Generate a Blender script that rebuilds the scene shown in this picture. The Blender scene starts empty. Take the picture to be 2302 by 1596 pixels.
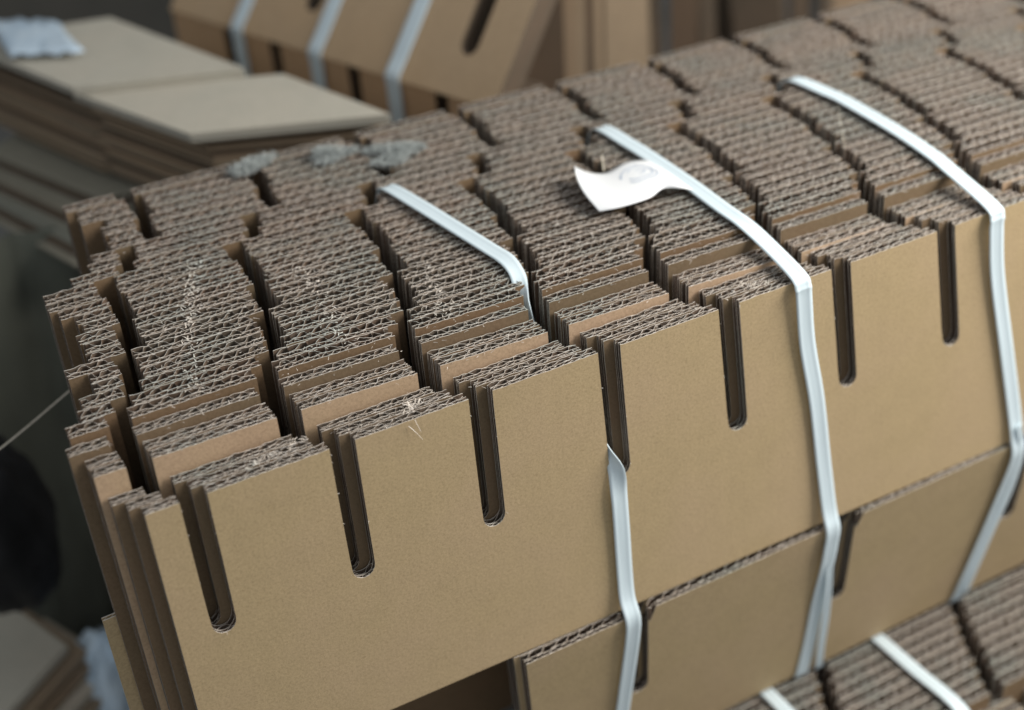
import bpy, math, random
from mathutils import Vector, Matrix

random.seed(11)
S = 0.08            # metres per slot pitch
ZF = 7.0            # floor lies this many units under the top of the front boards
D = bpy.data
sc = bpy.context.scene
COL = sc.collection

def T(x, y, z):
    return (x * S, y * S, (z + ZF) * S)

# ------------------------------------------------------------------ camera
R = [[0.8823966446, -0.4634462751, -0.0812016724],
     [-0.3092485468, -0.4411993216, -0.8424419831],
     [0.3546004763, 0.7684794783, -0.5326328882]]
cd = D.cameras.new('camera')
cam = D.objects.new('camera', cd)
COL.objects.link(cam)
m = Matrix.Identity(4)
for i in range(3):
    m[i][0] = R[0][i]; m[i][1] = -R[1][i]; m[i][2] = -R[2][i]
m.translation = Vector(T(-1.12071922, -7.51909379, 5.43489154))
cam.matrix_world = m
cd.sensor_width = 36.0
cd.lens = 36.0 * 3301.37 / 2302.0
cd.clip_start = 0.01
cd.clip_end = 60
cd.dof.use_dof = True
cd.dof.focus_distance = 10.1 * S
cd.dof.aperture_fstop = 3.3
sc.camera = cam
sc.render.resolution_x = 1024
sc.render.resolution_y = 710

# ------------------------------------------------------------------ light
w = D.worlds.new('World')
sc.world = w
w.use_nodes = True
bg = w.node_tree.nodes['Background']
bg.inputs[0].default_value = (0.90, 0.955, 1.0, 1)
bg.inputs[1].default_value = 0.52

def area(name, loc, target, size, energy, color):
    l = D.lights.new(name, 'AREA')
    l.shape = 'RECTANGLE'; l.size = size[0] * S; l.size_y = size[1] * S
    l.energy = energy; l.color = color
    o = D.objects.new(name, l)
    COL.objects.link(o)
    a = Vector(T(*loc)); b = Vector(T(*target))
    o.location = a
    o.rotation_euler = (b - a).to_track_quat('-Z', 'Y').to_euler()
    return o
area('workshop_lamp', (14.0, -5.0, 8.0), (5.2, 0.4, -.6), (8, 8), 20.5, (1.0, 0.965, 0.90))

sc.view_settings.view_transform = 'Standard'
sc.view_settings.look = 'None'
sc.view_settings.gamma = 1
sc.view_settings.exposure = 0.0
sc.render.engine = 'CYCLES'

# ------------------------------------------------------------------ materials
def mat(name, rough=0.85):
    m = D.materials.new(name); m.use_nodes = True
    nt = m.node_tree
    return m, nt, nt.nodes['Principled BSDF']

def noise(nt, vec, scale, detail=4, rough=0.6, dist=0.0):
    n = nt.nodes.new('ShaderNodeTexNoise')
    n.inputs['Scale'].default_value = scale
    n.inputs['Detail'].default_value = detail
    n.inputs['Roughness'].default_value = rough
    n.inputs['Distortion'].default_value = dist
    nt.links.new(vec, n.inputs['Vector'])
    return n.outputs['Fac']

def ramp(nt, fac, stops):
    r = nt.nodes.new('ShaderNodeValToRGB')
    e = r.color_ramp.elements
    while len(e) < len(stops): e.new(0.5)
    for k, (p, c) in enumerate(stops):
        e[k].position = p; e[k].color = (*c, 1)
    nt.links.new(fac, r.inputs[0])
    return r.outputs[0]

def mix(nt, a, b, fac, mode='MIX'):
    n = nt.nodes.new('ShaderNodeMix'); n.data_type = 'RGBA'; n.blend_type = mode
    if isinstance(fac, float): n.inputs[0].default_value = fac
    else: nt.links.new(fac, n.inputs[0])
    for s, v in ((6, a), (7, b)):
        if isinstance(v, tuple): n.inputs[s].default_value = (*v, 1)
        else: nt.links.new(v, n.inputs[s])
    return n.outputs[2]

def vecs(nt, stretch=(1, 1, 1)):
    tc = nt.nodes.new('ShaderNodeTexCoord')
    mp = nt.nodes.new('ShaderNodeMapping')
    mp.inputs['Scale'].default_value = stretch
    nt.links.new(tc.outputs['Object'], mp.inputs[0])
    return mp.outputs[0]

def bump(nt, b, h, strength, dist):
    n = nt.nodes.new('ShaderNodeBump')
    n.inputs['Strength'].default_value = strength
    n.inputs['Distance'].default_value = dist
    nt.links.new(h, n.inputs['Height'])
    nt.links.new(n.outputs[0], b.inputs['Normal'])

def kraft(name, base, tint, speck=0.5):
    """uncoated kraft paper: soft mottling, short fibres, dark specks, faint washboard"""
    m, nt, b = mat(name)
    v = vecs(nt)
    dark = tuple(c * 0.93 for c in base); lite = tuple(min(1, c * 1.06) for c in base)
    c1 = ramp(nt, noise(nt, v, 55, 6, 0.7), [(0.25, dark), (0.5, base), (0.78, lite)])
    c2 = mix(nt, c1, tint, ramp(nt, noise(nt, v, 14, 3, 0.5), [(0.40, (0, 0, 0)), (0.75, (0.6, 0.6, 0.6))]))
    fine = ramp(nt, noise(nt, v, 620, 3, 0.75), [(0.3, (0.70, 0.68, 0.66)), (0.52, (1, 1, 1)), (0.72, (1.16, 1.16, 1.18))])
    c3 = mix(nt, c2, fine, 0.6, 'MULTIPLY')
    fib = ramp(nt, noise(nt, vecs(nt, (1, 1, 3.5)), 330, 2, 0.5, 1.2), [(0.30, (0.72, 0.68, 0.62)), (0.38, (1, 1, 1))])
    c4 = mix(nt, c3, fib, speck, 'MULTIPLY')
    scf = ramp(nt, noise(nt, vecs(nt, (9, 9, 34)), 3.0, 8, 0.85, 0.4), [(0.655, (0, 0, 0)), (0.70, (0.32, 0.32, 0.32))])
    c4 = mix(nt, c4, tuple(min(1, q * 1.35) for q in base), scf)
    oi = nt.nodes.new('ShaderNodeObjectInfo')
    var = ramp(nt, oi.outputs['Random'], [(0.0, (0.93, 0.95, 0.97)), (0.5, (1.0, 1.0, 1.0)), (1.0, (1.06, 0.99, 0.95))])
    c5 = mix(nt, c4, var, 1.0, 'MULTIPLY')
    nt.links.new(c5, b.inputs['Base Color'])
    b.inputs['Roughness'].default_value = 0.78
    b.inputs['Specular IOR Level'].default_value = 0.3
    h = noise(nt, v, 420, 4, 0.7)
    wv = nt.nodes.new('ShaderNodeTexWave'); wv.wave_type = 'BANDS'; wv.bands_direction = 'X'
    wv.inputs['Scale'].default_value = 30.0; wv.inputs['Distortion'].default_value = 0.6; wv.inputs['Detail'].default_value = 1
    nt.links.new(v, wv.inputs['Vector'])
    ad = nt.nodes.new('ShaderNodeMath'); ad.operation = 'MULTIPLY_ADD'; ad.inputs[1].default_value = 0.08
    nt.links.new(wv.outputs['Fac'], ad.inputs[0]); nt.links.new(h, ad.inputs[2])
    bump(nt, b, ad.outputs[0], 0.3, 0.0006)
    return m

M_KRAFT = kraft('kraft_paper', (0.475, 0.352, 0.198), (0.50, 0.36, 0.225))
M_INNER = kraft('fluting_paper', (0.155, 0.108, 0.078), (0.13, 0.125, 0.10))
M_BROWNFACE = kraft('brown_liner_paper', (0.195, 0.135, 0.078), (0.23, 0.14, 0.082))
M_PINK = kraft('pinkish_liner_paper', (0.50, 0.345, 0.225), (0.49, 0.36, 0.21))
M_TAN = kraft('warm_tan_paper', (0.55, 0.385, 0.235), (0.56, 0.38, 0.22), .3)
M_SHEET = kraft('greyish_board', (0.46, 0.43, 0.36), (0.50, 0.45, 0.37), 0.3)
M_DARK = kraft('shade_dark_board', (0.125, 0.09, 0.062), (0.085, 0.07, 0.052), 0.3)  # brown board with its colour lowered to stand in for background shade
M_BROWN = kraft('brown_board', (0.30, 0.225, 0.15), (0.27, 0.21, 0.15))

def cut_paper():
    m, nt, b = mat('cut_edge_paper')
    v = vecs(nt)
    c = ramp(nt, noise(nt, v, 260, 4, 0.7), [(0.3, (0.46, 0.40, 0.34)), (0.5, (0.70, 0.62, 0.54)), (0.68, (0.86, 0.80, 0.73))])
    d = mix(nt, c, (0.56, 0.60, 0.55), ramp(nt, noise(nt, v, 17, 4, 0.6), [(0.48, (0, 0, 0)), (0.62, (0.75, 0.75, 0.75))]))
    nt.links.new(d, b.inputs['Base Color'])
    b.inputs['Roughness'].default_value = 0.9
    bump(nt, b, noise(nt, v, 900, 3, 0.7), 0.5, 0.0005)
    return m
M_CUT = cut_paper()

def plastic(name, col, rough=0.35, stretch=(260, 6, 6), trans=0.0):
    m, nt, b = mat(name)
    v = vecs(nt, stretch)
    n = noise(nt, v, 1.0, 3, 0.5)
    c = ramp(nt, n, [(0.3, tuple(k * 0.9 for k in col)), (0.7, col)])
    nt.links.new(c, b.inputs['Base Color'])
    b.inputs['Roughness'].default_value = rough
    b.inputs['Subsurface Weight'].default_value = 0.15
    b.inputs['Subsurface Radius'].default_value = (0.002, 0.002, 0.002)
    bump(nt, b, n, 0.35, 0.0006)
    return m
M_STRAP = plastic('white_strap_plastic', (0.73, 0.84, 0.89), .42, (40, 6, 6))
M_TAG = plastic('white_film', (0.94, 0.95, 0.96), 0.4, (8, 8, 8))
M_PRINT, nt_, b_ = mat('faint_emboss'); b_.inputs['Base Color'].default_value = (0.50, 0.56, 0.66, 1)
v_ = vecs(nt_); nt_.links.new(ramp(nt_, noise(nt_, v_, 500), [(0.3, (0.30, 0.38, 0.52)), (0.7, (0.45, 0.54, 0.66))]), b_.inputs['Base Color'])

def rough_mat(name, a, b2, scale=30, rough=0.9, bmp=0.002):
    m, nt, b = mat(name)
    v = vecs(nt)
    nt.links.new(ramp(nt, noise(nt, v, scale, 6, 0.65), [(0.3, a), (0.7, b2)]), b.inputs['Base Color'])
    b.inputs['Roughness'].default_value = rough
    bump(nt, b, noise(nt, v, scale * 6, 4, 0.6), 0.4, bmp)
    return m
M_FLOOR = rough_mat('grey_concrete', (0.09, 0.09, 0.085), (0.15, 0.15, 0.145), 9)
M_WALL = rough_mat('dark_wall', (0.045, 0.045, 0.04), (0.075, 0.07, 0.06), 6)
M_TARP = rough_mat('green_grey_tarp', (0.085, 0.090, 0.072), (0.12, 0.125, 0.10), 10)
M_BLACK = rough_mat('black_plastic', (0.006, 0.006, 0.007), (0.016, 0.016, 0.018), 20, 0.6)
M_BLUE = rough_mat('pale_blue_plastic', (0.38, 0.50, 0.62), (0.62, 0.72, 0.80), 25, 0.5)
M_LINT = rough_mat('grey_lint', (0.38, 0.41, 0.40), (0.60, 0.63, 0.61), 200)
M_GREEN = kraft('green_grey_board', (0.30, 0.29, 0.235), (0.25, 0.245, 0.20), .3)
M_STRAW = rough_mat('pale_straw', (0.55, 0.50, 0.40), (0.68, 0.62, 0.5), 200)

# ------------------------------------------------------------------ object helpers
def mesh_obj(name, verts, faces, mats, mids=None, parent=None, smooth=False):
    me = D.meshes.new(name)
    me.from_pydata([T(*p) for p in verts], [], faces)
    for mm in mats: me.materials.append(mm)
    if mids: me.polygons.foreach_set('material_index', mids)
    if smooth: me.polygons.foreach_set('use_smooth', [True] * len(me.polygons))
    me.update()
    o = D.objects.new(name, me)
    COL.objects.link(o)
    if parent is not None:
        o.parent = parent
        o.matrix_parent_inverse = parent.matrix_world.inverted()
    return o

def thing(name, loc, label, cat, group=None):
    o = D.objects.new(name, None)
    o.empty_display_size = 0.02
    COL.objects.link(o)
    o.matrix_world = Matrix.Translation(Vector(T(*loc)))
    o.location = T(*loc)
    o['label'] = label; o['category'] = cat
    if group: o['group'] = group
    return o

def tag(o, label, cat, group=None):
    o['label'] = label; o['category'] = cat
    if group: o['group'] = group
    return o

def lerp_tab(tab, x):
    if x <= tab[0][0]: return tab[0][1]
    for (a, b), (c, d) in zip(tab, tab[1:]):
        if x <= c: return b + (d - b) * (x - a) / (c - a)
    return tab[-1][1]

# ------------------------------------------------------------------ corrugated boards
# a sheet is a paper layer standing in the xz plane; its upper outline is a
# polyline (x, z) which drops down vertical walls into round-bottomed slots
def outline(x0, x1, slots, wd, dep, rnd, dx, jag, chamfer=0.0):
    pts = []
    x = x0
    def run(a, b):
        n = max(1, int((b - a) / dx))
        for k in range(n + 1):
            pts.append((a + (b - a) * k / n, rnd.uniform(-jag, jag)))
    for c in slots:
        l, r = c - wd / 2, c + wd / 2
        if l < x0 + 0.05 or r > x1 - 0.05: continue
        run(x, l if not chamfer else l - 0.02)
        rad = wd / 2
        N = 8
        wall = [(rnd.uniform(0, .0035), z) for z in (-.12, -.3, -.45, -.62, -.8)]
        q = 0.0
        for (d, z) in wall: pts.append((l + min(q, .006), z * (dep - rad) / .9)); q += d * .5
        for k in range(N + 1):
            a = math.pi * k / N
            pts.append((c - (rad - .007) * math.cos(a), -(dep - rad) - rad * math.sin(a)))
        q = 0.0
        for (d, z) in reversed(wall): pts.append((r - .006 + min(q, .005), z * (dep - rad) / .9)); q += d * .5
        if chamfer:
            pts.append((r + 0.015, -0.35 * 0.5)); pts.append((r + chamfer, -0.015))
            x = r + chamfer + 0.01
        else:
            x = r
    run(x, x1)
    return pts

class Buf:
    def __init__(s): s.v = []; s.f = []; s.m = []
    def quad(s, a, b, c, d, m):
        n = len(s.v); s.v += [a, b, c, d]; s.f.append((n, n + 1, n + 2, n + 3)); s.m.append(m)

def sheet(buf, pts, yf, yb, zt, h, tf, m_face=0, m_cut=1, m_back=None, cutbottom=False):
    m_back = m_face if m_back is None else m_back
    """pts outline; yf/yb functions of x for the front and back skin"""
    v = buf.v; f = buf.f; mm = buf.m
    base = len(v)
    for (x, z) in pts:
        zz = zt(x) + z; zb = zt(x) - h
        a, b = yf(x), yb(x)
        v.append(tf(x, a, zz)); v.append(tf(x, b, zz)); v.append(tf(x, a, zb)); v.append(tf(x, b, zb))
    n = len(pts)
    for i in range(n - 1):
        p = base + 4 * i; q = p + 4
        f.append((p, p + 1, q + 1, q)); mm.append(m_cut)
        if abs(pts[i][0] - pts[i + 1][0]) > 1e-5:
            f.append((p, q, q + 2, p + 2)); mm.append(m_face)
            f.append((p + 1, p + 3, q + 3, q + 1)); mm.append(m_back)
            if cutbottom:
                f.append((p + 2, q + 2, q + 3, p + 3)); mm.append(m_cut)
    p = base; q = base + 4 * (n - 1)
    f.append((p, p + 2, p + 3, p + 1)); mm.append(m_cut)
    f.append((q, q + 1, q + 3, q + 2)); mm.append(m_cut)

LT = 0.0054         # liner thickness
def wave_fn(rnd, pitch, gap, x0, x1):
    """table (x, y) of an irregular flute between 0 and gap"""
    tab = []
    x = x0 - rnd.random() * pitch
    shape = [(0.0, 0.5), (0.10, 0.93), (0.20, 1.0), (0.40, 0.97), (0.5, 0.5), (0.60, 0.06), (0.72, 0.0), (0.90, 0.04)]
    lean = rnd.uniform(-0.12, 0.16)
    while x < x1 + pitch:
        p = pitch * rnd.choice((.8, .9, 1, 1, 1.05, 1.15, 1.25)) * rnd.uniform(.94, 1.06)
        sq = 1.0 - (rnd.random() ** 2) * 0.4
        lean = max(-0.16, min(0.2, lean + rnd.uniform(-0.06, 0.06)))
        for (a, s) in shape:
            y = 0.5 + (s - 0.5) * sq
            tab.append((x + p * (a + lean * (s - 0.5)), gap * y))
        x += p
    return tab

def flute(buf, tab, pts, y0, wob, zt, h, tf, rnd, x0, x1, slots, wd, dep):
    t = 0.0048
    # slot intervals
    def top(x):
        for c in slots:
            if abs(x - c) < wd / 2:
                r = wd / 2
                return -(dep - r) - math.sqrt(max(0, r * r - (x - c) ** 2))
        return None
    prev = None
    v = buf.v; f = buf.f; mm = buf.m
    for (x, y) in tab:
        if x < x0 or x > x1: continue
        z = top(x)
        ins = z is not None
        zz = z if ins else rnd.uniform(-0.006, 0.004)
        yy = y0 + wob(x)
        Z = zt(x)
        zb = Z - h if ins else Z - min(h, dep + 0.12)
        b = len(v)
        v.append(tf(x, yy + y - t * 0.5, Z + zz)); v.append(tf(x, yy + y + t * 0.5, Z + zz))
        v.append(tf(x, yy + y - t * 0.5, zb)); v.append(tf(x, yy + y + t * 0.5, zb))
        if prev is not None:
            p, pin, px = prev
            if pin == ins:
                f.append((p, p + 1, b + 1, b)); mm.append(1)
                f.append((p, b, b + 2, p + 2)); mm.append(0)
                f.append((p + 1, p + 3, b + 3, b + 1)); mm.append(0)
            else:
                q = p if ins else b      # the tooth side: close with the cut edge
                f.append((q, q + 2, q + 3, q + 1)); mm.append(1)
        prev = (b, ins, x)

def board(parent, y, shift, zt, h, x0, x1, slots, wd, dep, seed, tf=None, wob=None, name='divider_board', chamfer=0.0, single=False, cutb=False, k=1.0, face=None):
    rnd = random.Random(seed)
    tf = tf or (lambda a, b, c: (a, b, c))
    wob = wob or (lambda x: 0.0)
    x0 += shift; x1 += shift
    sl = [c + shift for c in slots if x0 + wd < c + shift < x1 - wd]
    g1, g2 = 0.033 * k, 0.058 * k
    k1 = rnd.uniform(0, 6); amp = 0.0040
    lay = [0.0, LT + g1, 2 * LT + g1 + g2]
    buf = Buf()
    for j, off in enumerate(lay):
        pts = outline(x0, x1, sl, wd, dep, rnd, 0.035, 0.0045 if j else 0.003, chamfer)
        ph = rnd.uniform(0, 6)
        rip = lambda x, ph=ph: amp * math.sin(x * 27 + ph + 2 * math.sin(x * 3 + ph)) + amp * math.sin(x * 61.0 + 2 * ph) * 0.8
        if j == 0: rip = lambda x: 0.0
        sheet(buf, pts, lambda x: y + off + wob(x) + rip(x), lambda x: y + off + LT + wob(x) + rip(x), zt, h, tf, (0, 2, 2)[j], 1, (2, 2, 0)[j], cutbottom=cutb)
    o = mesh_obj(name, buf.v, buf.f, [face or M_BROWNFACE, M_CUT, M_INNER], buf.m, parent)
    fb = Buf()
    t1 = wave_fn(rnd, 0.066, g1 - 0.005, x0 + .004, x1 - .004)
    flute(fb, t1, None, y + LT + 0.0025, wob, zt, h, tf, rnd, x0 + 0.004, x1 - 0.004, sl, wd, dep)
    t2 = wave_fn(rnd, 0.112, g2 - 0.005, x0 + .004, x1 - .004)
    flute(fb, t2, None, y + 2 * LT + g1 + 0.0025, wob, zt, h, tf, rnd, x0 + 0.004, x1 - 0.004, sl, wd, dep)
    mesh_obj('fluting', fb.v, fb.f, [M_INNER, M_CUT], fb.m, o)
    return o

# ------------------------------------------------------------------ main bale
SH = [(0, 0), (.1, -.08), (.2, -.16), (.3, -.21), (.65, -.23), (1.0, -.05), (1.27, .06), (1.5, .12), (2.1, .12),
      (2.3, .17), (2.5, .22), (2.65, .36), (2.80, .47), (2.86, .70), (3.8, .68)]
STEP = 0.1305
bale = thing('strapped_bale', (4, 1.5, -4.6), 'large bale of slotted brown corrugated cardboard dividers standing on edge, bound with white straps', 'cardboard bale')
SLOTS = [k + 0.09 for k in range(10)]
WOB = lambda x: 0.012 * math.sin(x * 0.8 + 0.4) + 0.006 * math.sin(x * 2.1)
FRONT_TF = lambda a, b, c: (a + max(0.0, -c) * max(0.0, (a - 2) * 0.036), b, c)
idx = 0
rz = random.Random(5)
front = None
for k in range(3):                                     # three low boards at the very front
    y = k * 0.1
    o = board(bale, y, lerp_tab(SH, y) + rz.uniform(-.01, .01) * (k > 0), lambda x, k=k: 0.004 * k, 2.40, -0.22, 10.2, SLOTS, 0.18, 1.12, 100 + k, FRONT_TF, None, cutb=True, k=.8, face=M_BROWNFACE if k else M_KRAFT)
    if k == 0: o['label'] = 'front board with round-bottomed slots and a plain tan face'
for k, (y, kz, bz) in enumerate([(.312, -.027, .165), (.42, -.027, .170)]):
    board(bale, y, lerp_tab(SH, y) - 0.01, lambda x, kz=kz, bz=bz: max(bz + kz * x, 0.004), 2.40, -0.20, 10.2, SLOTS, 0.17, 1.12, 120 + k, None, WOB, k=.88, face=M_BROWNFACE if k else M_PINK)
board(bale, .535, -0.25, lambda x: .225 - .019 * x, 2.40, -0.26, 10.2, SLOTS, 0.17, 1.12, 130, None, WOB, k=.95)
D_TF = lambda a, b, c: (a, b - .045 * (c - .27), c + .045 * (b - .6))
y = 0.66; k = 0
left = 0; off = gy = gz = 0.0
while y < 3.70:
    if left <= 0:                                      # boards slip sideways in small packets
        left = rz.choice((2, 3, 3, 4)); off = rz.uniform(-.055, .055); gy = min(y + left * STEP * .5, 3.6); gz = rz.uniform(-.012, .006)
    left -= 1
    first = k < 2
    sh = lerp_tab(SH, y) if first else .7 * lerp_tab(SH, gy) + .3 * lerp_tab(SH, y) + off + rz.uniform(-.012, .012)
    dz = rz.uniform(-.002, .002) + (0 if first else gz)
    if rz.random() < .1 and not first: sh += rz.choice((-1, 1)) * rz.uniform(.07, .12)
    lx = rz.uniform(-.05, .03) - (0.10 if rz.random() < .15 else 0)
    if 2.0 < y < 2.6: lx -= 0.14
    if y > 3.3: lx -= 0.20
    z0 = .275 + dz
    board(bale, y, sh, lambda x, z0=z0: z0 - .022 * x, 2.42, -0.20 + lx, 10.1, SLOTS, 0.135 + rz.uniform(-.015, .02), 1.12, 200 + k, D_TF, WOB, k=1.2)
    y += STEP + rz.uniform(0, .0015); k += 1
# a torn strip of board caught between the front and the main block, at the left end
tb = Buf()
sheet(tb, [(-.60, 0), (-.5, .004), (-.38, -.003)], lambda x: .58, lambda x: .5875, lambda x: -1.13, 1.2, lambda a, b, c: (a, b, c))
sheet(tb, [(-.60, 0), (-.5, .003), (-.38, -.003)], lambda x: .612, lambda x: .6195, lambda x: -1.13, 1.2, lambda a, b, c: (a, b, c))
for i in range(5):
    xx = -.59 + i * .045
    tb.quad((xx, .5876, -1.13), (xx + .004, .5876, -1.13), (xx + .03, .6119, -1.13), (xx + .024, .6119, -1.13), 1)
o = mesh_obj('torn_board', tb.v, tb.f, [M_KRAFT, M_CUT], tb.m, bale)

# lower row of the bale: the boards lean inwards towards their feet
LEAN = math.radians(13)
def low_tf(y0, z0):
    def tf(a, b, c):
        d = z0 - c                         # distance down the board
        return (a + 0.11 * d, y0 + (b - y0) * math.cos(LEAN) + d * math.sin(LEAN), z0 - d * math.cos(LEAN) + (b - y0) * math.sin(LEAN) * 0)
    return tf
LS = [3.16, 5.22, 7.22, 9.28]
for k in range(3):
    y = -0.115 + k * .112
    z0 = -2.415
    board(bale, y, (0, -.03, .02)[k], lambda x, z0=z0, k=k: z0 - 0.004 * k, 2.18, 2.17 - 0.02 * k, 10.3, LS, 0.20, 1.15, 300 + k, low_tf(y, z0), lambda x: 0.016 * (x - 2), chamfer=0.07, face=M_KRAFT)
for k in range(21):
    y = 0.95 + k * 0.125
    z0 = -2.43 + (0.05 + 0.03 * (y - .6) if y > .55 else 0)
    board(bale, y, rz.uniform(-.06, .06), lambda x, z0=z0: z0 - .02 * max(x, 0) - .02, 2.10, -0.22, 9.8, [0.75, 3.1, 5.16, 7.22], 0.17, 1.0, 330 + k, low_tf(y, z0), WOB)

# ------------------------------------------------------------------ straps
def catmull(P, n=8):
    out = []
    Q = [P[0]] + list(P) + [P[-1]]
    for i in range(1, len(Q) - 2):
        a, b, c, d = (Vector(q) for q in Q[i - 1:i + 3])
        for k in range(n):
            t = k / n
            out.append(0.5 * ((2 * b) + (c - a) * t + (2 * a - 5 * b + 4 * c - d) * t * t + (3 * b - a - 3 * c + d) * t ** 3))
    out.append(Vector(P[-1]))
    return out

def ribbon(name, pts, width, parent, material=None, n=8, th=0.010, cup=0.010, groove=0.002, smooth=True):
    """pts: (x, y, z, (wx, wy, wz), width factor) with the width direction given at each point"""
    material = material or M_STRAP
    ctr = catmull([p[:3] for p in pts], n)
    wd = catmull([p[3] for p in pts], n)
    wf = catmull([(p[4] if len(p) > 4 else 1.0, 0, 0) for p in pts], n)
    prof = [(-.5, 0, 0), (-.30, .6, 0), (-.12, .9, 0), (0, .9, -1), (.12, .9, 0), (.30, .6, 0), (.5, 0, 0)]
    v = []; f = []
    K = len(prof)
    for i, c in enumerate(ctr):
        t = (ctr[min(i + 1, len(ctr) - 1)] - ctr[max(i - 1, 0)]).normalized()
        wv = wd[i] - t * wd[i].dot(t)
        wv.normalize()
        nn = wv.cross(t).normalized()
        W = width * wf[i][0]
        g = groove * (0.6 + 0.5 * math.sin(i * 0.33))
        top = []; bot = []
        for (s, cu, gr) in prof:
            p = c + wv * (s * W) + nn * (cup * cu + g * gr)
            top.append(p); bot.append(p - nn * th)
        v += [tuple(p) for p in top] + [tuple(p) for p in reversed(bot)]
    R2 = 2 * K
    for i in range(len(ctr) - 1):
        for j in range(R2):
            a = i * R2 + j; b = i * R2 + (j + 1) % R2
            f.append((a, b, b + R2, a + R2))
    f.append(tuple(range(R2 - 1, -1, -1)))
    e = (len(ctr) - 1) * R2
    f.append(tuple(range(e, e + R2)))
    o = mesh_obj(name, v, f, [material], None, parent, smooth)
    return o

X = (1, 0, 0)
XS = (0.98, -0.05, 0.1)
s1 = ribbon('strap', [(2.60, 2.86, .05, X, .7), (2.61, 2.76, .26, X, .8), (2.625, 2.66, .335, X, .95), (2.70, 2.25, .325, X), (2.764, 1.9, .305, X), (2.86, 1.34, .278, X), (2.893, 1.12, .268, X, 1.0),
                      (2.88, .93, .235, (.85, -.45, -.2), .9), (2.835, .78, .17, (.4, -.9, 0), .8), (2.826, .68, .04, (.15, -1, 0), .75), (2.84, .50, -.4, (.05, -1, 0), .7),
                      (3.01, .12, -.74, (.1, -1, 0), .5), (3.045, .02, -.86, (.3, -.9, 0), .6), (3.075, -.035, -1.02, (.8, -.5, .1), .9), (3.085, -.035, -1.25, X, 1.0), (3.095, -.03, -1.6, X), (3.10, -.03, -2.0, X),
                      (3.10, -.05, -2.25, X), (3.105, -.115, -2.42, X), (3.11, -.09, -2.62, X), (3.115, .0, -3.0, X), (3.12, .17, -3.7, X), (3.13, .33, -4.4, X), (3.13, .40, -4.58, X)], 0.135, bale)
s1['label'] = 'left strap that dives into a slot and comes out lower down'
s2 = ribbon('strap', [(4.62, 2.88, .02, X, .75), (4.625, 2.78, .22, X, .8), (4.642, 2.674, .292, X, .95), (4.665, 2.3, .282, X), (4.678, 2.046, .272, X), (4.69, 1.47, .246, X), (4.68, .95, .222, X), (4.69, .66, .20, X), (4.72, .40, .12, X), (4.705, .02, .04, X, 1.03),
                      (4.705, -.05, -.03, X, 1.03), (4.715, -.05, -.12, X), (4.77, -.035, -.55, X), (4.88, -.03, -1.1, X), (4.97, -.03, -1.74, X), (5.03, -.05, -2.22, X), (5.045, -.095, -2.42, X), (5.055, -.065, -2.62, X), (5.075, .0, -2.9, X),
                      (5.11, .14, -3.4, X), (5.16, .30, -4.05, X), (5.17, .42, -4.58, X)], 0.14, bale)
s2['label'] = 'middle strap with a loose white tail'
ribbon('strap', [(5.05, -.050, -2.5, X, .6), (5.12, .02, -3.0, X, .7), (5.22, .16, -3.6, X, .8), (5.30, .31, -4.2, X, .8), (5.36, .40, -4.56, X, .8)], 0.10, bale)['label'] = 'second layer of the middle strap over the lower row'
s3 = ribbon('strap', [(6.58, 2.82, -.02, X, .7), (6.59, 2.72, .18, X, .8), (6.62, 2.60, .25, X, .95), (6.68, 2.2, .235, X), (6.70, 1.99, .225, X), (6.68, 1.31, .195, X), (6.63, .80, .17, X), (6.60, .55, .14, X), (6.56, .03, .04, X, 1.03),
                      (6.555, -.05, -.03, X, 1.03), (6.56, -.05, -.14, X), (6.64, -.035, -.59, X), (6.83, -.03, -1.33, X), (7.00, -.03, -2.0, X), (7.06, -.045, -2.3, X), (7.085, -.06, -2.48, X), (7.095, -.03, -2.65, X),
                      (7.10, .06, -3.0, X), (7.08, .20, -3.6, X), (7.05, .34, -4.2, X), (7.04, .44, -4.58, X)], 0.14, bale)
s3['label'] = 'right strap over the far end of the front board'
ribbon('strap', [(7.06, -.06, -2.2, X, .5), (7.14, -.045, -2.5, X, .7), (7.18, .06, -3.0, X, .8), (7.15, .20, -3.6, X, .8), (7.10, .40, -4.5, X, .7)], 0.10, bale)['label'] = 'second layer of the right strap over the lower row'

# loose tail of the middle strap: a broad curled film with a faint round emboss
up = [(4.62, 1.92, .285), (4.50, 1.90, .32), (4.37, 1.89, .335), (4.18, 1.86, .315), (4.07, 1.95, .325), (4.00, 2.00, .37), (3.965, 1.97, .40)]
lo = [(4.63, 1.27, .262), (4.53, 1.30, .30), (4.42, 1.37, .30), (4.26, 1.30, .30), (4.09, 1.29, .30), (3.95, 1.31, .295), (3.83, 1.36, .285)]
U = catmull(up, 6); L = catmull(lo, 6)
NV = 10
def tailp(i, j, off=0.0):
    a, b = U[i], L[i]
    t = j / NV
    p = a.lerp(b, t)
    p = p + Vector((-0.05 * (i / (len(U) - 1)) ** 2 * math.sin(math.pi * t), 0, 0.018 * math.sin(math.pi * t)))
    return p + Vector((0, 0, off))
v = []; f = []
for i in range(len(U)):
    for j in range(NV + 1): v.append(tuple(tailp(i, j)))
nb = len(v)
for i in range(len(U)):
    for j in range(NV + 1): v.append(tuple(tailp(i, j, -0.006)))
st = NV + 1
for i in range(len(U) - 1):
    for j in range(NV):
        a = i * st + j
        f.append((a, a + 1, a + st + 1, a + st)); f.append((nb + a, nb + a + st, nb + a + st + 1, nb + a + 1))
    f.append((i * st, i * st + st, nb + i * st + st, nb + i * st)); a = i * st + NV
    f.append((a, nb + a, nb + a + st, a + st))
e = (len(U) - 1) * st
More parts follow.
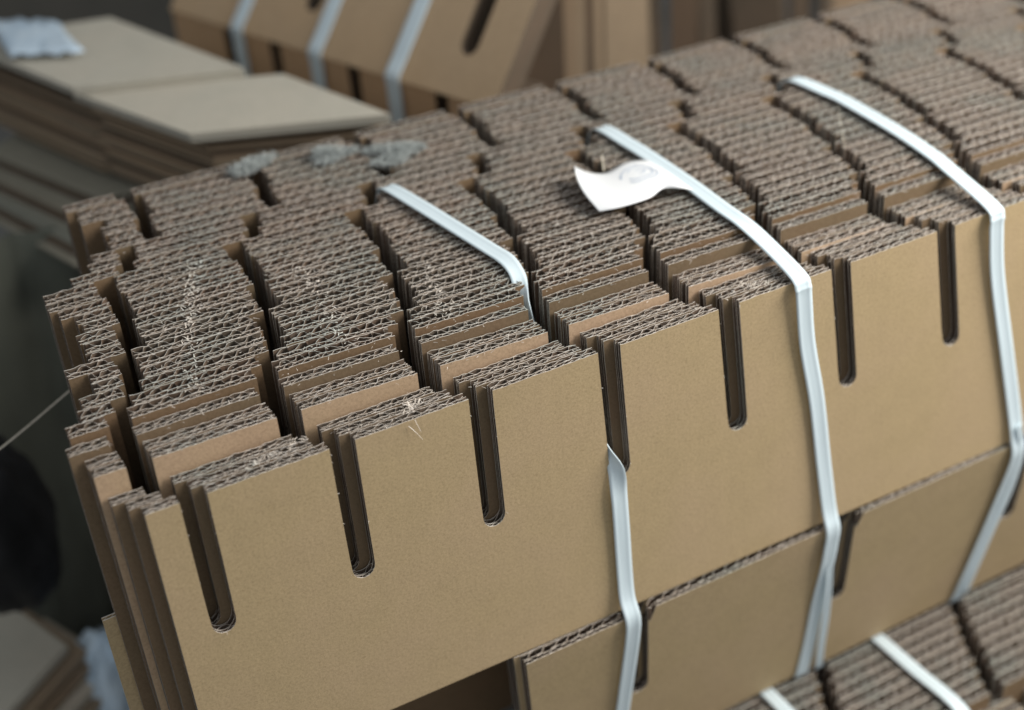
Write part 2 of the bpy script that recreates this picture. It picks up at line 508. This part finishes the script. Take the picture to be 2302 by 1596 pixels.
for j in range(NV):
    f.append((e + j, e + j + 1, nb + e + j + 1, nb + e + j)); f.append((j, nb + j, nb + j + 1, j + 1))
tail = mesh_obj('loose_tail', v, f, [M_TAG], None, s2, True)
tail['label'] = 'broad white film tail curled up at its tip with a faint embossed oval'
# emboss: two rings and a small hooked mark
def surf(u, w):
    fi = u * (len(U) - 1); i = min(int(fi), len(U) - 2); fr = fi - i
    return tailp(i, 0).lerp(tailp(i + 1, 0), fr).lerp(tailp(i, NV).lerp(tailp(i + 1, NV), fr), w) + Vector((0, 0, 0.018 * math.sin(math.pi * w) + 0.004))
def mark(name, path, wdt):
    vv = []; ff = []
    for k, (u, w_) in enumerate(path):
        a = Vector((*path[max(k - 1, 0)], 0)); b = Vector((*path[min(k + 1, len(path) - 1)], 0))
        d = (b - a).normalized(); nx, ny = -d.y, d.x
        for s in (-1, 1): vv.append(tuple(surf(u + nx * wdt * s, w_ + ny * wdt * s)))
    for k in range(len(path) - 1): ff.append((2 * k, 2 * k + 1, 2 * k + 3, 2 * k + 2))
    return vv, ff
av = []; af = []
for ru, rw, a0, a1 in ((.17, .23, .5, 6.1), (.125, .165, 0.2, 5.4), (.05, .06, 1.0, 5.2)):
    vv, ff = mark('m', [(.33 + ru * math.cos(a0 + (a1 - a0) * k / 40), .42 + rw * math.sin(a0 + (a1 - a0) * k / 40)) for k in range(41)], 0.0055)
    n0 = len(av); av += vv; af += [tuple(q + n0 for q in r) for r in ff]
mesh_obj('emboss_mark', av, af, [M_PRINT], None, None).name = 'emboss_mark'
em = D.objects['emboss_mark']; em.parent = s2
em['label'] = 'faint embossed oval on the loose strap tail'

# paper fibres torn up along the cut edges
def strands(name, items, material, parent):
    v = []; f = []
    for (p, d1, ln, wd, bend) in items:
        d = Vector(d1).normalized(); side = d.cross(Vector((0.3, -0.8, 0.5))).normalized() * wd
        n0 = len(v); N = 4
        p = Vector(p)
        for k in range(N + 1):
            t = k / N
            q = p + d * ln * t + Vector(bend) * t * t
            ww = side * (1 - 0.6 * t)
            v += [tuple(q - ww), tuple(q + ww)]
        for k in range(N): f.append((n0 + 2 * k, n0 + 2 * k + 1, n0 + 2 * k + 3, n0 + 2 * k + 2))
    o = mesh_obj(name, v, f, [material], None, parent)
    return o
rf = random.Random(77)
def top_z(x, y):
    if y < .29: return 0.0
    if y < .5: return max(.165 - .027 * x, .0)
    if y < .62: return .225 - .019 * x
    return .275 + .045 * (y - .6) - .022 * x
its = []
for k in range(3600):
    y = rf.uniform(0, 3.7) if rf.random() < .6 else rf.uniform(0, 1.2); x = rf.uniform(-.1, 9.6) + lerp_tab(SH, y)
    fr = (x - lerp_tab(SH, y) - .09 + .5) % 1.0 - .5
    if abs(fr) < .10: continue
    its.append(((x, y, top_z(x, y) - .006), (rf.uniform(-1, 1), rf.uniform(-1, 1), rf.uniform(-.1, .6)), rf.uniform(.012, .04), rf.uniform(.001, .0026), (rf.uniform(-.01, .01), rf.uniform(-.01, .01), rf.uniform(-.01, .005))))
for (cx, cy, ex, ey, n) in [(.35, .75, .9, 2.4, 150), (1.45, .7, 1.6, 1.9, 60), (2.2, .7, 2.4, 1.5, 60), (.5, .12, .9, .2, 60), (1.6, .1, 1.7, .18, 60), (4.3, .2, 4.5, .1, 50)]:
    for k in range(n):       # crushed crease lines full of pale crumbs
        t = rf.random()
        x = cx + (ex - cx) * t + rf.gauss(0, .035); y = cy + (ey - cy) * t + rf.gauss(0, .02)
        its.append(((x, y, top_z(x, y) + .002), (rf.uniform(-1, 1), rf.uniform(-1, 1), rf.uniform(0, .5)), rf.uniform(.015, .045), rf.uniform(.002, .005), (0, 0, -.005)))
for c in SLOTS[:8]:
    for k in range(12):
        side = rf.choice((-1, 1)); z = -rf.uniform(0.0, 1.0); x = c + side * .09
        if rf.random() < .35:
            a = rf.uniform(math.pi, 2 * math.pi); x = c + .09 * math.cos(a); z = -1.03 + .09 * math.sin(a)
        xx = x + max(0, -z) * max(0, (x - 2) * .036)
        its.append(((xx, rf.uniform(-.004, .02), z), (-side * rf.uniform(.2, 1), rf.uniform(-1, .2), rf.uniform(-1, 1)), rf.uniform(.005, .017), rf.uniform(.0012, .0026), (0, 0, -.004)))
fz = strands('paper_fibres', its, M_CUT, bale); fz['kind'] = 'stuff'
# long stray hairs and straws
ws = strands('straw', [((4.265, 2.02, .25), (.05, .3, 1), .14, .009, (0, 0, 0))], M_STRAW, None)
tag(ws, 'short pale straw standing up behind the curled white strap tail', 'straw')
ws = strands('straw', [((5.08, 2.0, .24), (.25, -1, .1), .20, .012, (0, 0, .01))], M_STRAW, None)
tag(ws, 'pale paper sliver lying in the gap right of the middle strap', 'paper sliver')
ws = strands('straw', [((6.178, 1.33, .17), (-.05, .35, 1), .36, .0035, (.02, 0, 0))], M_STRAW, None)
tag(ws, 'thin pale stalk standing up left of the right strap', 'straw')
strands('loose_fibre', [((1.55, -.012, -.03), (.5, -.25, -.6), .12, .0025, (0, 0, -.03)), ((1.60, -.012, .0), (.2, -.2, -.8), .10, .002, (0, 0, 0))], M_CUT, bale)

# grey lint caught on the back of the bale
def lint(name, c, r, n, label, turn=0.0):
    rr = random.Random(name + label)
    v = []; f = []
    ct, st_ = math.cos(turn), math.sin(turn)
    blobs = [(rr.gauss(0, .4), rr.gauss(0, .4), rr.uniform(.25, .6)) for _ in range(9)]
    for k in range(n):
        bx, by, br = rr.choice(blobs)
        a = rr.uniform(0, 6.28); q = rr.random() ** .5 * br
        lx, ly = (bx + q * math.cos(a)) * r[0], (by + q * math.sin(a)) * r[1]
        p = Vector((c[0] + lx * ct - ly * st_, c[1] + lx * st_ + ly * ct, c[2] + r[2] * min(.75, abs(rr.gauss(0, .45))) * math.exp(-(bx * bx + by * by))))
        d = Vector((rr.gauss(0, 1), rr.gauss(0, 1), rr.gauss(0, .35))).normalized()
        n0 = len(v)
        for s in range(6):
            wv = Vector((rr.gauss(0, 1), rr.gauss(0, 1), rr.gauss(0, 1))).normalized() * .0026
            v += [tuple(p - wv), tuple(p + wv)]
            d = (d + Vector((rr.gauss(0, .6), rr.gauss(0, .6), rr.gauss(0, .35)))).normalized()
            p = p + d * .011
            p.z = max(p.z, c[2] - .03)
        for s in range(5): f.append((n0 + 2 * s, n0 + 2 * s + 1, n0 + 2 * s + 3, n0 + 2 * s + 2))
    o = mesh_obj(name, v, f, [M_LINT], None, None)
    return tag(o, label, 'lint', 'tufts of grey lint')
lint('lint_tuft', (1.80, 3.64, .385), (.24, .10, .08), 2600, 'pale grey lint tuft at the back left corner of the bale', .3)
lint('lint_tuft', (2.42, 3.48, .365), (.20, .10, .10), 2400, 'rounded grey lint tuft, the middle one of three', -.2)
lint('lint_tuft', (2.98, 3.22, .345), (.32, .15, .07), 3600, 'widest grey lint tuft, spread above the top end of the left strap', -.5)

# ------------------------------------------------------------------ third bale, low in the foreground
b3 = thing('strapped_bale', (5.5, 0, -7), 'bale of cardboard at the lower right corner, lower than the others, with pale blue-white straps', 'cardboard bale')
y = -0.64; k = 0
TF3 = lambda a, b, c: (a, b, c)
while y < .60:
    sh = .47 * (y - .46) + rz.uniform(-.012, .012)
    board(b3, y, sh, lambda x, z0=rz.uniform(-.004, .004): -4.6 + z0, 2.38, 2.3, 9.6, [3.8, 5.44, 7.08, 8.72], .17, 1.1, 500 + k, TF3, WOB, k=1.2)
    y += STEP; k += 1
for q in range(3):
    board(b3, -.94 + q * STEP, -.25, lambda x, q=q: -4.78 - .0 * q, 2.2, 2.2, 9.4, [3.8, 5.44, 7.08, 8.72], .17, 1.1, 540 + q, TF3, WOB, face=M_KRAFT)
for xs in (4.78, 6.08):
    o = ribbon('strap', [(xs - .02, .60, -4.75, X), (xs - .01, .52, -4.60, X), (xs, .40, -4.565, X), (xs + .01, -.1, -4.565, X), (xs + .03, -.62, -4.565, X), (xs + .04, -.92, -4.745, X), (xs + .04, -.97, -4.82, X), (xs + .05, -.975, -5.6, X), (xs + .05, -.97, -6.8, X)], .13, b3, groove=.014)
# ------------------------------------------------------------------ plain sheets helper
def slab(name, quad, th, m, parent, bev=0.0):
    v = [q for q in quad] + [(q[0], q[1], q[2] - th) for q in quad]
    f = [(0, 1, 2, 3), (7, 6, 5, 4), (0, 4, 5, 1), (1, 5, 6, 2), (2, 6, 7, 3), (3, 7, 4, 0)]
    return mesh_obj(name, v, f, [m], None, parent)

def flat_stack(root, quad, n, th, m, jit, seed, drift=(0, 0)):
    rr = random.Random(seed)
    for k in range(n):
        dx = rr.uniform(-jit, jit) + drift[0] * k; dy = rr.uniform(-jit, jit) + drift[1] * k
        q = [(a + dx, b + dy, c - k * th * 1.3) for (a, b, c) in quad]
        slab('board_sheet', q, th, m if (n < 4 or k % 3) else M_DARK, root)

fs2 = thing('board_stack', (2.3, 6, -2), 'flat stack of pale grey-brown boards just behind the left half of the bale', 'board stack')
flat_stack(fs2, [(1.80, 5.60, 0), (3.55, 4.81, 0), (3.08, 6.5, 0), (1.11, 7.49, 0)], 2, .04, M_SHEET, .03, 3)
flat_stack(fs2, [(1.98, 5.70, -.09), (3.58, 4.93, -.09), (3.2, 6.6, -.09), (1.3, 7.5, -.09)], 16, .045, M_BROWN, .05, 8)
fs1 = thing('board_stack', (1.5, 8, -2), 'flat stack of grey boards at the upper left with a white sheet on top', 'board stack')
flat_stack(fs1, [(1.10, 7.34, .1), (2.73, 6.70, .1), (2.0, 9.3, .1), (.35, 9.75, .1)], 2, .04, M_SHEET, .03, 4)
flat_stack(fs1, [(1.25, 7.5, .01), (2.75, 6.9, .01), (2.0, 9.3, .01), (.5, 9.75, .01)], 17, .045, M_BROWN, .05, 5)
# low stack: long boards fanned out like stairs towards the left
fs3 = thing('board_stack', (1.2, 8, -2), 'low stack of long grey-green boards fanned out at the left behind the bale', 'board stack')
for k in range(9):
    dz = -.055 * k; dl = -.06 * k
    q = [(.25 + dl, 9.3, -1.1 + dz), (1.07 + dl, 7.2 + dl, -1.1 + dz), (3.4, 6.7, -1.1 + dz), (2.4, 10.8, -1.1 + dz)]
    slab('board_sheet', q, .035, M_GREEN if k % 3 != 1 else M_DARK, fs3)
for k in range(8):
    dz = -.1 * k
    slab('board_sheet', [(.75, 9.3, -1.6 + dz), (1.5, 7.6, -1.6 + dz), (3.4, 6.9, -1.6 + dz), (2.4, 10.8, -1.6 + dz)], .09, M_BROWN, fs3)
# white sheet lying on the far stack
v = []; f = []
rr = random.Random(9)
for i in range(9):
    for j in range(7):
        v.append((.72 + i * .085 + rr.uniform(-.02, .02), 8.55 + j * .22 - .06 * i, .13 + .05 * abs(math.sin(i * 1.3 + j)) + rr.uniform(0, .03)))
for i in range(8):
    for j in range(6): a = i * 7 + j; f.append((a, a + 1, a + 8, a + 7))
o = mesh_obj('plastic_sheet', v, f, [M_BLUE], None, None, True)
mod = o.modifiers.new('solid', 'SOLIDIFY'); mod.thickness = .001
tag(o, 'crumpled white plastic sheet lying on the far left board stack', 'plastic sheet')

# ------------------------------------------------------------------ tilted bale at the back
tb_ = thing('strapped_bale', (3.5, 6, -1), 'tilted tan cardboard bale behind the others, with three white straps across it', 'cardboard bale')
O = Vector((3.0, 10.0, -.3)); EX = Vector((1.50, -4.55, 0)).normalized()
NRM = Vector((EX.y, -EX.x, 0)) * -1                      # horizontal, away from the camera side
EZ = (NRM * .62 + Vector((0, 0, .78))).normalized()
EY = EZ.cross(EX).normalized()
EZL = Vector((0, 0, -1)); EYL = NRM.copy()
def loc(a, b, c, low=False):
    p = O + EX * a + (EYL if low else EY) * b + (EZL if low else EZ) * c
    return tuple(p)
def slot_sheet(name, x0, x1, h, slots, wd, dep, yoff, low, parent, m, t=.03, fromtop=True):
    b = Buf()
    rnd = random.Random(3)
    if low:
        pts = outline(x0, x1, slots, wd, dep, rnd, .5, 0)
        sheet(b, pts, lambda x: yoff, lambda x: yoff + t, lambda x: 0, h, lambda a, bb, c: loc(a, bb, -c, True))
    else:
        pts = outline(x0, x1, slots, wd, dep, rnd, .5, 0)
        sheet(b, pts, lambda x: yoff, lambda x: yoff + t, lambda x: h, h, lambda a, bb, c: loc(a, bb, c))
    return mesh_obj(name, b.v, b.f, [m, M_DARK], b.m, parent)
sgn = 1 if EY.dot(NRM) > 0 else -1
sgl = 1
for k in range(5):
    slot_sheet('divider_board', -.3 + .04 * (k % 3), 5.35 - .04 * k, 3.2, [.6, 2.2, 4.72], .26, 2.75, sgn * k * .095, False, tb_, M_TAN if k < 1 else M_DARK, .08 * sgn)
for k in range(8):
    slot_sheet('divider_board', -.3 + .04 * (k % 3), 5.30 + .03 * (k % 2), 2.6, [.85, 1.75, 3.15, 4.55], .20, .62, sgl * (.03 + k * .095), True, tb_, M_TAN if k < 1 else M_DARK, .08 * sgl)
def strap_t(a):
    pts = []
    for c in (2.8, 1.8, .9, .25): pts.append((*loc(a + .02 * c, -sgn * .03, c), tuple(EX)))
    pts.append((*loc(a, -sgn * .03, .02), tuple(EX)))
    for c in (.12, .7, 1.6, 2.5): pts.append((*loc(a, -sgl * .01, c, True), tuple(EX)))
    ribbon('strap', pts, .22, tb_)
for a in (1.1, 2.55, 3.85): strap_t(a)

# ------------------------------------------------------------------ upright brown boards, top right, and leaning boards
lean = thing('board_stack', (6.5, 7.5, -3), 'brown boards leaning upright to the right of the tilted bale', 'board stack')
rr = random.Random(21)
def upright(parent, x, y, wdt, ztop, ang, tilt, m, zb=-5):
    c, s = math.cos(ang), math.sin(ang)
    v = []
    for (a, b) in ((0, 0), (wdt, 0), (wdt, .08), (0, .08)):
        v.append((x + a * c - b * s, y + a * s + b * c, zb))
    for (a, b) in ((0, 0), (wdt, 0), (wdt, .08), (0, .08)):
        v.append((x + a * c - b * s + tilt, y + a * s + b * c + .2, ztop))
    f = [(0, 1, 5, 4), (1, 2, 6, 5), (2, 3, 7, 6), (3, 0, 4, 7), (4, 5, 6, 7), (3, 2, 1, 0)]
    mesh_obj('board_sheet', v, f, [m], None, parent)
for k in range(9):
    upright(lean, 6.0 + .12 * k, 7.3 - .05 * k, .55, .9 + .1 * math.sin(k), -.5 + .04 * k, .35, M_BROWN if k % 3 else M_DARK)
back = thing('board_stack', (9.5, 9, -3), 'brown boards standing upright behind the far end of the bale, shade put into their colour', 'board stack')
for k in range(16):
    upright(back, 8.0 + .36 * k + rr.uniform(-.1, .1), 9.2 + rr.uniform(-.5, .5), rr.uniform(.2, .7), rr.uniform(-1.2, .2), rr.uniform(-.7, .3), rr.uniform(-.5, .3), M_DARK if rr.random() < .75 else M_BROWN)  # most of these take the darkened colour in place of real shade

# ------------------------------------------------------------------ left side and bottom left corner
fs4 = thing('board_stack', (-1.6, 5, -7), 'stack of grey and brown boards on the floor in the bottom left corner', 'board stack')
for k in range(14):
    e = .05 * math.sin(k * 2.3) + .10 * min(k, 5)
    slab('board_sheet', [(-1.75 + e, 4.3, -5.0 - .14 * k), (-.72 + e + .03 * k, 5.2 - .02 * k, -5.0 - .14 * k), (-1.15 + e, 6.3, -5.0 - .14 * k), (-2.4 + e, 5.6, -5.0 - .14 * k)], .10, M_SHEET if k % 3 == 0 else M_BROWN, fs4)

def blob(name, c, r, seed, m, label, cat, amp=.18):
    rr = random.Random(seed)
    ph = [rr.uniform(0, 6) for _ in range(9)]
    v = []; f = []
    NU, NW = 36, 20
    for i in range(NW + 1):
        th = math.pi * i / NW
        for j in range(NU):
            a = 2 * math.pi * j / NU
            d = 1 + amp * (math.sin(3 * a + ph[0] + 2 * th) * .5 + math.sin(7 * a + ph[1] - 3 * th) * .3 + math.sin(11 * th + ph[2] + 4 * a) * .25 + math.sin(17 * a + ph[3] + 9 * th) * .12) * math.sin(th)
            v.append((c[0] + r[0] * d * math.sin(th) * math.cos(a), c[1] + r[1] * d * math.sin(th) * math.sin(a), c[2] + r[2] * d * math.cos(th)))
    for i in range(NW):
        for j in range(NU):
            a = i * NU + j; b = i * NU + (j + 1) % NU
            f.append((a, a + NU, b + NU, b))
    o = mesh_obj(name, v, f, [m], None, None, True)
    return tag(o, label, cat)
blob('plastic_bag', (-.33, 5.2, -5.85), (.42, .5, .80), 2, M_BLUE, 'pale blue crumpled plastic bag on the floor left of the bale', 'plastic bag', .3)
blob('rubbish_bag', (-.98, 5.3, -3.35), (.52, .5, 1.05), 6, M_BLACK, 'black bag at the left edge in deep shade', 'bag', .16)
# tarpaulin hanging behind, at the left
v = []; f = []
NX = 40
for i in range(NX + 1):
    for j in range(9):
        x = -4 + 6.4 * i / NX
        v.append((x - 1.75 + .1 * math.sin(j), 7.4 + .18 * math.sin(x * 4.2) + .08 * math.sin(x * 11 + j), -7 + 5.6 * j / 8))
for i in range(NX):
    for j in range(8): a = i * 9 + j; f.append((a, a + 9, a + 10, a + 1))
o = mesh_obj('tarpaulin', v, f, [M_TARP], None, None, True)
mod = o.modifiers.new('solid', 'SOLIDIFY'); mod.thickness = .001
tag(o, 'dark green-grey tarpaulin hanging behind the stacks at the left', 'tarpaulin')
s_ = ribbon('strap', [(-1.5, 2.6, -1.10, (0, .3, 1)), (-.81, 2.5, -.76, (0, .3, 1)), (-.28, 2.5, -.50, (0, .3, 1)), (-.1, 2.52, -.42, (0, .3, 1))], .02, None, M_SHEET, th=.004, cup=.002, groove=0)
tag(s_, 'thin white string stretched out at the left side of the bale', 'string')

# ------------------------------------------------------------------ setting
def plane(name, pts, m, label=None):
    o = mesh_obj(name, pts, [(0, 1, 2, 3)], [m])
    o['kind'] = 'structure'
    return o
plane('floor', [(-60, -30, -7.004), (80, -30, -7.004), (80, 60, -7.004), (-60, 60, -7.004)], M_FLOOR)
wl = mesh_obj('wall', [(-60, 26, -7), (80, 26, -7), (80, 27, -7), (-60, 27, -7), (-60, 26, 30), (80, 26, 30), (80, 27, 30), (-60, 27, 30)],
              [(0, 1, 5, 4), (1, 2, 6, 5), (2, 3, 7, 6), (3, 0, 4, 7), (4, 5, 6, 7), (3, 2, 1, 0)], [M_WALL])
wl['kind'] = 'structure'
